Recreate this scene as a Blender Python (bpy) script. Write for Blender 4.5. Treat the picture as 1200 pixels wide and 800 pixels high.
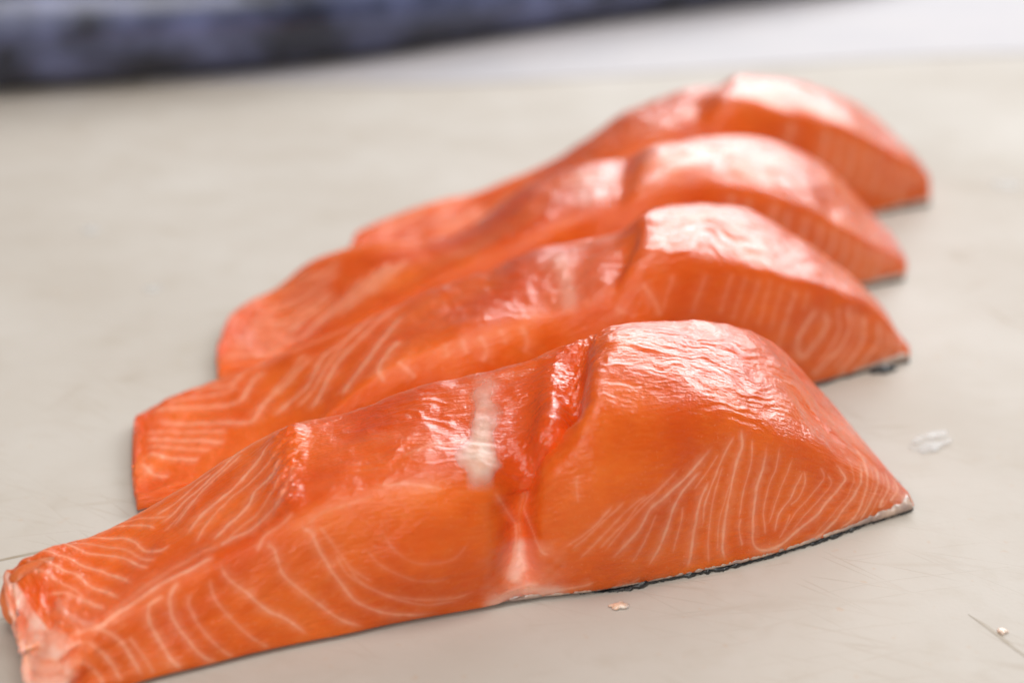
import bpy, math
import numpy as np

# ------------------------------------------------------------------ camera, world, lamps
scene = bpy.context.scene
for ob in list(bpy.data.objects):
    bpy.data.objects.remove(ob, do_unlink=True)
COL = scene.collection

PITCH = math.radians(22.7)
cam_data = bpy.data.cameras.new("camera")
cam_data.lens = 36.0 * 1962 / 1200
cam_data.sensor_width = 36.0
cam_data.clip_start = 0.01
cam_data.clip_end = 50
cam = bpy.data.objects.new("camera", cam_data)
COL.objects.link(cam)
cam.location = (0.0, -0.3125, 0.17806)
cam.rotation_euler = (math.pi / 2 - PITCH, 0, 0)
cam_data.dof.use_dof = True
cam_data.dof.focus_distance = 0.348
cam_data.dof.aperture_fstop = cam_data.lens / 8.8
cam_data.dof.aperture_blades = 7
scene.camera = cam

world = bpy.data.worlds.new("World")
scene.world = world
world.use_nodes = True
bg = world.node_tree.nodes["Background"]
bg.inputs[0].default_value = (1.0, 0.95, 0.9, 1)
bg.inputs[1].default_value = 0.11


def area_lamp(name, loc, target, sx, sy, power, color):
    d = bpy.data.lights.new(name, 'AREA')
    d.shape = 'RECTANGLE'
    d.size, d.size_y = sx, sy
    d.energy = power
    d.color = color
    o = bpy.data.objects.new(name, d)
    COL.objects.link(o)
    from mathutils import Vector
    o.location = loc
    o.rotation_euler = (Vector(target) - Vector(loc)).to_track_quat('-Z', 'Y').to_euler()
    return o


area_lamp("window_light", (1.0, 1.85, 1.1), (0.05, 0.08, 0), 2.6, 0.95, 68, (0.94, 0.97, 1.0))
area_lamp("overhead_fill", (0.3, -0.3, 2.2), (0.0, 0.1, 0), 1.4, 1.4, 31, (1.0, 0.97, 0.93))  # unseen fill lamp, added overhead to brighten board and tops
area_lamp("front_fill", (-0.5, -1.9, 1.2), (0.0, 0.0, 0.02), 2.0, 1.4, 34, (1.0, 0.96, 0.91))  # fill lamp added behind the camera to lighten the cut faces

vs = scene.view_settings
vs.view_transform = 'Standard'
vs.look = 'None'
vs.exposure = 0.0
vs.gamma = 1.0
vs.use_curve_mapping = False
scene.cycles.use_denoising = True
try:
    scene.cycles.denoiser = 'OPENIMAGEDENOISE'
except Exception:
    pass
scene.cycles.max_bounces = 6

# ------------------------------------------------------------------ helpers
rng = np.random.default_rng(7)


def tag(o, label=None, category=None, group=None, kind=None):
    if label: o["label"] = label
    if category: o["category"] = category
    if group: o["group"] = group
    if kind: o["kind"] = kind
    return o


def empty(name, loc):
    o = bpy.data.objects.new(name, None)
    o.location = loc
    o.empty_display_size = 0.01
    COL.objects.link(o)
    return o


def mesh_object(name, verts, quads, mat, parent=None, attrs=None, uv=None, ngons=(), smooth=True):
    """verts (n,3), quads (m,4) index arrays, a few extra n-gons."""
    verts = np.asarray(verts, float)
    quads = np.asarray(quads, np.int32).reshape(-1, 4)
    off = np.zeros(3)
    if parent is not None:
        off = np.array(parent.location)
    me = bpy.data.meshes.new(name)
    me.vertices.add(len(verts))
    me.vertices.foreach_set("co", (verts - off).astype(np.float32).ravel())
    loops = quads.ravel()
    starts = np.arange(len(quads)) * 4
    for g in ngons:
        starts = np.append(starts, len(loops))
        loops = np.append(loops, np.asarray(g, np.int32))
    me.loops.add(len(loops))
    me.loops.foreach_set("vertex_index", loops.astype(np.int32))
    me.polygons.add(len(starts))
    me.polygons.foreach_set("loop_start", starts.astype(np.int32))
    me.update(calc_edges=True)
    me.validate()
    me.polygons.foreach_set("use_smooth", np.full(len(me.polygons), smooth))
    for k, a in (attrs or {}).items():
        at = me.attributes.new(k, 'FLOAT', 'POINT')
        at.data.foreach_set("value", np.asarray(a, np.float32).ravel())
    if uv is not None:
        at = me.attributes.new("st", 'FLOAT_VECTOR', 'POINT')
        at.data.foreach_set("vector", np.column_stack([uv, np.zeros(len(uv))]).astype(np.float32).ravel())
    me.materials.append(mat)
    o = bpy.data.objects.new(name, me)
    COL.objects.link(o)
    if parent is not None:
        o.parent = parent
    return o


def grid_quads(nr, nc, wrap=False):
    i = np.arange(nr - 1)[:, None]
    j = np.arange(nc if wrap else nc - 1)[None, :]
    j2 = (j + 1) % nc
    return np.stack([i * nc + j, i * nc + j2, (i + 1) * nc + j2, (i + 1) * nc + j], -1).reshape(-1, 4)


def pchip(x, y, xi):
    x = np.asarray(x, float); y = np.asarray(y, float)
    h = np.diff(x); d = np.diff(y) / h
    m = np.zeros(len(x))
    for k in range(1, len(x) - 1):
        # a little freer than monotone: average slope, damped at extrema
        a = (d[k - 1] * h[k] + d[k] * h[k - 1]) / (h[k] + h[k - 1])
        m[k] = a if d[k - 1] * d[k] > 0 else a * 0.5
    m[0], m[-1] = d[0], d[-1]
    k = np.clip(np.searchsorted(x, xi) - 1, 0, len(h) - 1)
    t = (xi - x[k]) / h[k]
    return ((1 + 2 * t) * (1 - t) ** 2 * y[k] + t * (1 - t) ** 2 * h[k] * m[k]
            + t * t * (3 - 2 * t) * y[k + 1] + t * t * (t - 1) * h[k] * m[k + 1])


def vnoise(x, y, seed=0):
    """smooth lattice noise, -1..1"""
    r = np.random.default_rng(seed)
    T = r.uniform(-1, 1, (256, 256))
    xi = np.floor(x).astype(int); yi = np.floor(y).astype(int)
    fx = x - xi; fy = y - yi
    fx = fx * fx * fx * (fx * (fx * 6 - 15) + 10); fy = fy * fy * fy * (fy * (fy * 6 - 15) + 10)
    g = lambda a, b: T[a % 256, b % 256]
    return ((g(xi, yi) * (1 - fx) + g(xi + 1, yi) * fx) * (1 - fy)
            + (g(xi, yi + 1) * (1 - fx) + g(xi + 1, yi + 1) * fx) * fy)


def fbm(x, y, seed=0, octv=3):
    s = 0; a = 1.0
    for k in range(octv):
        s = s + a * vnoise(x * 2 ** k + 17.3 * k, y * 2 ** k + 5.1 * k, seed + k)
        a *= 0.5
    return s


def sstep(a, b, x):
    t = np.clip((x - a) / (b - a), 0, 1)
    return t * t * (3 - 2 * t)


# ------------------------------------------------------------------ materials
def new_mat(name):
    m = bpy.data.materials.new(name)
    m.use_nodes = True
    nt = m.node_tree
    return m, nt, nt.nodes["Principled BSDF"]


class NB:
    def __init__(self, nt):
        self.nt = nt

    def n(self, t, **kw):
        nd = self.nt.nodes.new(t)
        for k, v in kw.items():
            setattr(nd, k, v)
        return nd

    def link(self, a, b):
        self.nt.links.new(a, b)

    def val(self, sock, v):
        if hasattr(v, "is_output") or isinstance(v, bpy.types.NodeSocket):
            self.link(v, sock)
        else:
            sock.default_value = v

    def math(self, op, a, b=None, clamp=False):
        nd = self.n("ShaderNodeMath", operation=op, use_clamp=clamp)
        self.val(nd.inputs[0], a)
        if b is not None: self.val(nd.inputs[1], b)
        return nd.outputs[0]

    def mix(self, f, a, b):
        nd = self.n("ShaderNodeMix", data_type='RGBA')
        self.val(nd.inputs[0], f)
        self.val(nd.inputs[6], a); self.val(nd.inputs[7], b)
        return nd.outputs[2]

    def attr(self, name):
        return self.n("ShaderNodeAttribute", attribute_name=name)

    def noise(self, vec, scale, detail=3, rough=0.5, dist=0.0):
        nd = self.n("ShaderNodeTexNoise")
        if vec is not None: self.link(vec, nd.inputs["Vector"])
        nd.inputs["Scale"].default_value = scale
        nd.inputs["Detail"].default_value = detail
        nd.inputs["Roughness"].default_value = rough
        nd.inputs["Distortion"].default_value = dist
        return nd.outputs[0]

    def mapping(self, vec, scale, rot=(0, 0, 0)):
        nd = self.n("ShaderNodeMapping")
        self.link(vec, nd.inputs[0])
        nd.inputs["Scale"].default_value = scale
        nd.inputs["Rotation"].default_value = rot
        return nd.outputs[0]

    def ramp(self, f, stops):
        nd = self.n("ShaderNodeValToRGB")
        self.val(nd.inputs[0], f)
        e = nd.color_ramp.elements
        while len(e) < len(stops): e.new(0.5)
        for el, (p, c) in zip(e, stops):
            el.position = p
            el.color = c if len(c) == 4 else (*c, 1)
        return nd.outputs[0]

    def maprange(self, v, a, b, c=0.0, d=1.0):
        nd = self.n("ShaderNodeMapRange")
        self.val(nd.inputs[0], v)
        for i, x in enumerate((a, b, c, d)): nd.inputs[i + 1].default_value = x
        return nd.outputs[0]

    def bump(self, h, strength, dist, normal=None):
        nd = self.n("ShaderNodeBump")
        nd.inputs["Strength"].default_value = strength
        nd.inputs["Distance"].default_value = dist
        self.link(h, nd.inputs["Height"])
        if normal is not None: self.link(normal, nd.inputs["Normal"])
        return nd.outputs[0]


def salmon_material():
    m, nt, b = new_mat("raw_salmon_flesh")
    q = NB(nt)
    st = q.attr("st").outputs["Vector"]
    obj = q.n("ShaderNodeTexCoord").outputs["Object"]
    fat = q.attr("fat").outputs["Fac"]
    pale = q.attr("pale").outputs["Fac"]
    rosy = q.attr("rosy").outputs["Fac"]
    big = q.noise(obj, 45, 3)
    fib = q.noise(q.mapping(st, (260, 900, 1)), 1.0, 4, 0.6)
    base = q.mix(q.maprange(big, 0.35, 0.65), (0.67, 0.092, 0.008, 1), (0.76, 0.138, 0.017, 1))
    base = q.mix(q.math('MULTIPLY', q.maprange(fib, 0.45, 0.75), 0.38), base, (0.78, 0.19, 0.035, 1))
    fleck = q.maprange(q.noise(obj, 1700, 2, 0.5), 0.64, 0.74)
    base = q.mix(q.math('MULTIPLY', fleck, 0.35), base, (0.78, 0.28, 0.13, 1))
    base = q.mix(rosy, base, (0.60, 0.066, 0.007, 1))
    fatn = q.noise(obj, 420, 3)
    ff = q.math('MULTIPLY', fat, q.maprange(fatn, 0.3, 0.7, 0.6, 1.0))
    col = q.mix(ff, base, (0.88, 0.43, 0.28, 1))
    col = q.mix(pale, col, (0.82, 0.50, 0.40, 1))
    q.link(col, b.inputs["Base Color"])
    b.inputs["Subsurface Weight"].default_value = 0.75
    b.inputs["Subsurface Radius"].default_value = (1.0, 0.28, 0.10)
    b.inputs["Subsurface Scale"].default_value = 0.007
    b.subsurface_method = 'BURLEY'
    rn = q.noise(obj, 260, 3)
    q.link(q.maprange(rn, 0.3, 0.7, 0.30, 0.48), b.inputs["Roughness"])
    b.inputs["Specular IOR Level"].default_value = 0.14
    wet = q.attr("wet").outputs["Fac"]
    q.link(q.math('MULTIPLY', q.maprange(wet, 0.1, 1, 0.0, 1.0), q.maprange(q.noise(obj, 330, 3, 0.6), 0.36, 0.56, 0.6, 1.0)), b.inputs["Coat Weight"])
    b.inputs["Coat Roughness"].default_value = 0.065
    b.inputs["Coat IOR"].default_value = 1.5
    # fine moist relief: fibres and specks
    micro = q.noise(obj, 1500, 2, 0.6)
    mid = q.noise(q.mapping(st, (420, 1300, 1)), 1.0, 3, 0.55)
    sp = q.n("ShaderNodeTexVoronoi", feature='F1')
    q.link(obj, sp.inputs["Vector"]); sp.inputs["Scale"].default_value = 620
    speck = q.maprange(sp.outputs["Distance"], 0.0, 0.32, 1.0, 0.0)
    h = q.math('ADD', q.math('MULTIPLY', mid, 1.0), q.math('MULTIPLY', micro, 0.35))
    h = q.math('ADD', h, q.math('MULTIPLY', speck, 0.18))
    n1 = q.bump(h, 0.7, 0.0004)
    q.link(n1, b.inputs["Normal"])
    q.link(n1, b.inputs["Coat Normal"])
    return m


def simple_mat(name, c1, c2, scale, rough, bump=0.0, bscale=400, spec=0.5, sss=0.0, coat=0.0, alpha=None, bdist=0.0003):
    m, nt, b = new_mat(name)
    q = NB(nt)
    obj = q.n("ShaderNodeTexCoord").outputs["Object"]
    nz = q.noise(obj, scale, 4)
    q.link(q.mix(q.maprange(nz, 0.35, 0.65), (*c1, 1), (*c2, 1)), b.inputs["Base Color"])
    b.inputs["Roughness"].default_value = rough
    b.inputs["Specular IOR Level"].default_value = spec
    if sss:
        b.inputs["Subsurface Weight"].default_value = sss
        b.inputs["Subsurface Radius"].default_value = (1, 0.6, 0.4)
        b.inputs["Subsurface Scale"].default_value = 0.002
    b.inputs["Coat Weight"].default_value = coat
    b.inputs["Coat Roughness"].default_value = 0.12
    if alpha is not None:
        b.inputs["Alpha"].default_value = alpha
    if bump:
        q.link(q.bump(q.noise(obj, bscale, 4), bump, bdist), b.inputs["Normal"])
    return m


def board_material():
    m, nt, b = new_mat("worn_white_board")
    q = NB(nt)
    obj = q.n("ShaderNodeTexCoord").outputs["Object"]
    blot = q.noise(obj, 14, 5, 0.6)
    blot2 = q.noise(obj, 60, 4, 0.6)
    col = q.mix(q.maprange(blot, 0.3, 0.7), (0.465, 0.415, 0.36, 1), (0.53, 0.49, 0.445, 1))
    col = q.mix(q.maprange(blot2, 0.55, 0.8, 0, 0.35), col, (0.40, 0.34, 0.265, 1))

    def scratches(rot, scale, stretch, thr, warp):
        wz = q.noise(obj, 9, 2)
        add = q.n("ShaderNodeVectorMath", operation='ADD')
        q.link(obj, add.inputs[0])
        cmb = q.n("ShaderNodeCombineXYZ")
        q.link(q.math('MULTIPLY', wz, warp), cmb.inputs[0]); q.link(q.math('MULTIPLY', wz, -warp), cmb.inputs[1])
        q.link(cmb.outputs[0], add.inputs[1])
        r = q.mapping(add.outputs[0], (1, 1, 1), (0, 0, rot))
        v = q.n("ShaderNodeTexVoronoi", feature='DISTANCE_TO_EDGE')
        q.link(q.mapping(r, (1.0, stretch, 1)), v.inputs["Vector"])
        v.inputs["Scale"].default_value = scale
        lines = q.maprange(v.outputs["Distance"], 0.0, thr, 1.0, 0.0)
        gate = q.maprange(q.noise(obj, 38 + rot * 3, 3), 0.45, 0.62)
        return q.math('MULTIPLY', lines, gate)
    s1 = scratches(0.35, 9, 12, 0.035, 0.01)
    s2 = scratches(-0.25, 12, 10, 0.03, 0.015)
    s3 = scratches(0.8, 8, 14, 0.025, 0.01)
    s = q.math('MAXIMUM', q.math('MAXIMUM', s1, s2), s3)
    stain = q.maprange(q.noise(obj, 25, 3), 0.5, 0.7)
    col = q.mix(q.math('MULTIPLY', s, q.math('ADD', 0.09, q.math('MULTIPLY', stain, 0.30))), col, (0.28, 0.19, 0.11, 1))
    specks = q.maprange(q.noise(obj, 300, 2), 0.68, 0.76)
    col = q.mix(q.math('MULTIPLY', specks, 0.25), col, (0.50, 0.30, 0.16, 1))
    q.link(col, b.inputs["Base Color"])
    wetn = q.noise(obj, 11, 3)
    q.link(q.maprange(wetn, 0.35, 0.65, 0.50, 0.68), b.inputs["Roughness"])
    b.inputs["Specular IOR Level"].default_value = 0.10
    fine = q.noise(obj, 900, 3)
    h = q.math('SUBTRACT', q.math('MULTIPLY', fine, 0.25), q.math('MULTIPLY', s, 0.22))
    h = q.math('ADD', h, q.math('MULTIPLY', q.noise(obj, 90, 3), 0.6))
    q.link(q.bump(h, 0.4, 0.0004), b.inputs["Normal"])
    return m


M_FLESH = salmon_material()
M_BOARD = board_material()
M_SKIN = simple_mat("black_fish_skin", (0.008, 0.009, 0.011), (0.03, 0.033, 0.036), 500, 0.38, 0.6, 900, coat=0.3)
M_SILVER = simple_mat("silver_skin_layer", (0.30, 0.21, 0.18), (0.50, 0.36, 0.28), 300, 0.32, 0.4, 700, coat=0.4)
M_FAT = simple_mat("white_fat", (0.88, 0.46, 0.33), (0.92, 0.64, 0.52), 330, 0.42, 0.7, 500, sss=0.4, coat=0.1)
_b = M_FAT.node_tree.nodes["Principled BSDF"]
_q = NB(M_FAT.node_tree)
_e = _q.attr("edge").outputs["Fac"]
_o = _q.n("ShaderNodeTexCoord").outputs["Object"]
_q.link(_q.math('MULTIPLY', _q.maprange(_q.math('ADD', _e, _q.math('MULTIPLY', _q.noise(_o, 300, 3), 0.5)), 0.30, 1.25), 0.78), _b.inputs["Alpha"])
M_MEMBRANE = simple_mat("pink_membrane", (0.78, 0.36, 0.25), (0.82, 0.52, 0.42), 160, 0.3, 0.5, 500, sss=0.5, coat=0.5)
M_SCALE = simple_mat("translucent_scale", (0.66, 0.66, 0.66), (0.76, 0.76, 0.76), 250, 0.45, 0.2, 900, spec=0.2, alpha=0.24)
_b = M_SCALE.node_tree.nodes["Principled BSDF"]
_q = NB(M_SCALE.node_tree)
_o = _q.n("ShaderNodeTexCoord").outputs["Object"]
_q.link(_q.maprange(_q.noise(_o, 170, 3, 0.6), 0.38, 0.66, 0.03, 0.42), _b.inputs["Alpha"])
M_CUT = simple_mat("stained_cut", (0.33, 0.27, 0.20), (0.38, 0.33, 0.27), 300, 0.6)

# ------------------------------------------------------------------ cutting board
def rounded_slab(name, x0, x1, y0, y1, z0, z1, r, mat, parent=None):
    def ring(inset, z, n=8):
        pts = []
        for cx, cy, a0 in ((x1 - r, y1 - r, 0), (x0 + r, y1 - r, 90), (x0 + r, y0 + r, 180), (x1 - r, y0 + r, 270)):
            for k in range(n + 1):
                a = math.radians(a0 + 90 * k / n)
                pts.append((cx + (r - inset) * math.cos(a), cy + (r - inset) * math.sin(a), z))
        return pts
    e = 0.002
    rings = [ring(e, z0), ring(0, z0 + e), ring(0, z1 - e), ring(0.0006, z1 - e * 0.3), ring(e, z1)]
    nc = len(rings[0])
    q = grid_quads(len(rings), nc, True)
    v = np.array([p for rr in rings for p in rr])
    return mesh_object(name, v, q, mat, parent, smooth=False,
                       ngons=[list(range(nc))[::-1], [len(rings) * nc - nc + i for i in range(nc)]])


board = rounded_slab("cutting_board", -0.48, 0.50, -0.24, 0.80, -0.02, 0.0, 0.02, M_BOARD)
tag(board, "worn off-white cutting board under the four salmon pieces", "cutting board")
CUTS = [((-0.118, -0.012), (-0.088, 0.004), 0.0010), ((0.0905, -0.027), (0.0985, -0.043), 0.0011),
        ((-0.119, -0.034), (-0.100, -0.028), 0.0006)]
for (ax, ay), (bx_, by_), w in CUTS:
    t = np.linspace(0, 1, 14)
    x = ax + (bx_ - ax) * t; y = ay + (by_ - ay) * t + 0.0006 * np.sin(t * 5)
    L = math.hypot(bx_ - ax, by_ - ay); nx, ny = -(by_ - ay) / L, (bx_ - ax) / L
    hw = w * 0.5 * np.sin(np.pi * np.clip(t, 0.02, 0.98)) ** 0.7
    v = np.stack([np.column_stack([x - nx * hw, y - ny * hw, np.full(14, 0.00004)]),
                  np.column_stack([x, y, np.full(14, 0.00010)]),
                  np.column_stack([x + nx * hw, y + ny * hw, np.full(14, 0.00004)])], 1).reshape(-1, 3)
    mesh_object("knife_cut", v, grid_quads(14, 3), M_CUT, board)

# ------------------------------------------------------------------ salmon portions
# each row in millimetres: front-bottom x y, front-top x y z, back-top x y z, belly end first
ST = {}
ST[1] = """-83 -60.1 -79.8 -57.1 11.2 -98.3 -27.1 10.1
-74.8 -55.6 -76.7 -52.6 11.9 -94.3 -20.6 11.7
-65 -49.9 -70.8 -46.9 13.2 -85.3 -11.9 11.2
-57.6 -46.5 -63.3 -43.5 16.5 -76.7 -6.5 13
-48.6 -42.2 -54.3 -39.2 19.6 -66.7 -1.2 17.8
-39.3 -38.4 -45 -35.4 23.9 -56.6 4.6 22.6
-31.4 -35.5 -37.1 -32.5 28.1 -46.9 7.5 26.6
-23.4 -32.1 -27.6 -29.1 29.6 -36.4 10.9 27
-13.5 -28.7 -16.4 -25.7 29.6 -21.9 14.3 31.9
-5.1 -25.9 -6.6 -22.9 27.8 -8.2 17.1 34.6
0.9 -23.6 0.8 -20.6 27 4.6 19.4 37.6
6 -22 6.6 -19 35.9 12 21 39.4
15.5 -20.1 14.9 -17.1 40.4 19.4 22.9 41.5
27.9 -16.1 26.9 -13.1 38 31.7 26.9 42.1
40.6 -11.3 38.5 -8.3 34.5 42.5 31.7 40.6
51.9 -6.5 48.8 -3.5 29.9 51.8 36.5 36.4
61.7 -1.1 58.7 1.9 24.5 59.7 41.9 29.8
71.9 5.2 69.3 8.2 16.8 69.5 43.2 19.2
80.4 10.9 79.4 13.9 8.9 79.7 35.9 9.9
86.1 14.4 85.2 17.4 3.9 85.7 27.4 4.3
89 16 88.7 19 1 88.5 23 1.6"""
ST[2] = """-82.7 14.1 -82.7 17.1 4.1 -92.1 59.1 1.7
-72 20 -72 23 4 -85.6 69 2.7
-58.5 27.4 -58.5 30.4 6.3 -73 78.4 5.1
-47.2 32.7 -47.2 35.7 10.4 -63.4 81.7 8.4
-39.1 36.3 -39.1 39.3 16.4 -55.5 81.3 12.1
-31.6 39.4 -31.6 42.4 21.7 -43.5 82.4 17.1
-16 45.8 -16 48.8 26.9 -26.3 88.8 23.3
0 51.6 0 54.6 30 -8.8 94.6 27.4
12.2 56.1 12.2 59.1 31 6.7 99.1 34
19.3 58 19.4 61 34 20 101 35
24.5 59.2 24.5 62.2 36.4 29.4 102.2 36.7
29.6 60.9 29.6 63.9 40.1 34.5 103.9 40.6
39 64.1 39 67.1 40.6 42.6 107.1 41.6
49.7 68.3 49.7 71.3 38.7 53.2 111.3 41
64.1 74.5 64.1 77.5 34.4 64.4 117.5 36.6
75.4 80.6 75.4 83.6 29.2 75.1 123.6 28.2
85.6 86.8 85.6 89.8 23.6 85.7 127.8 19.7
94.5 92.5 94.5 95.5 17.8 95.8 127.5 12.2
101.8 97.1 101.8 100.1 9.4 103.6 122.1 6.1
105.5 99.2 105.5 102.2 3.3 106.6 114.2 2.1
106.1 99.5 107 102.5 -0 107.6 108.5 -0.1"""
ST[3] = """-75.8 84.4 -76.2 87.4 1.1 -79.4 107.4 1.1
-67.4 88.5 -67.4 91.5 1.3 -79.4 121.5 -0.4
-57.8 93.5 -57.8 96.5 3.3 -76 134.5 0.1
-46.7 98.3 -46.8 101.3 7.4 -68.6 145.3 4.1
-36.7 102.6 -36.7 105.6 12.1 -59 151.6 10.6
-27.6 105.9 -27.6 108.9 16.2 -43.7 150.9 16.2
-17.3 109.4 -17.3 112.4 21.6 -27.5 152.4 17.2
-5.8 113.5 -5.8 116.5 26.2 -13.9 156.5 18.7
9.3 118.2 9.3 121.2 31.5 5 161.2 30.9
21 121.9 21.1 124.9 33.6 22.7 164.9 35.8
28.1 123.6 28.1 126.6 35.6 32.9 166.6 36.6
34 124.7 34 127.7 37.9 38.5 167.7 38.4
44.8 127.7 44.8 130.7 39.4 47 170.7 40.7
57.6 131.8 57.6 134.8 38.1 58.9 174.8 41.4
73.6 137.8 73.7 140.8 33.5 75.2 180.8 39.4
85.1 143.2 85.1 146.2 27.7 88.6 186.2 33.6
96 149 96 152 21 101.1 190 23.6
105 154.2 105 157.2 14.5 109.8 189.2 15.5
112.6 158.5 112.7 161.5 9.5 115.9 183.5 9.8
117.3 160.9 117.3 163.9 5.9 119.3 176.9 6
118.1 161.3 119.4 164.3 3.6 120.7 171.3 3.5"""
ST[4] = """-49.8 156.2 -49.9 159.2 5.7 -48.8 189.2 6.2
-41.3 160.4 -41.3 163.4 4.7 -41 197.4 7.7
-28.7 166.9 -28.7 169.9 4 -27.8 207.9 9.7
-11.9 174.1 -11.9 177.1 6.2 -11.3 217.1 10.9
5.3 180.5 5.3 183.5 16.5 4.3 223.5 15.4
18.7 185.4 18.6 188.4 22.8 15.7 228.4 19.9
32.1 189.6 32 192.6 28.7 28.6 232.6 27.5
45.5 194.1 45.6 197.1 33.7 41.6 237.1 34
53.7 196.1 53.7 199.1 36 55.9 239.1 38.4
60.5 197.4 60.5 200.4 37.8 63.8 240.4 39
65 198.7 65 201.7 41.8 69.7 241.7 38
70.8 200.5 70.7 203.5 43.9 75 243.5 41.1
77 202.5 77 205.5 43.1 81 245.5 41.5
82.8 204.5 82.8 207.5 41.2 87.1 247.5 41.3
98.6 210.4 98.5 213.4 35.9 99.9 253.4 37.8
111.7 216.7 111.7 219.7 30.8 113.2 259.7 31.7
121.7 222.3 121.7 225.3 25.2 126.5 263.3 23.1
130.4 227.4 130.4 230.4 19 136 262.4 15.9
137.5 231.6 137.6 234.6 13.3 141.6 258.6 11.7
140.9 233.3 140.9 236.3 10 143.8 251.3 9.1
142.8 234.3 142.8 237.3 7.3 144.6 246.3 7.6"""

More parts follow.
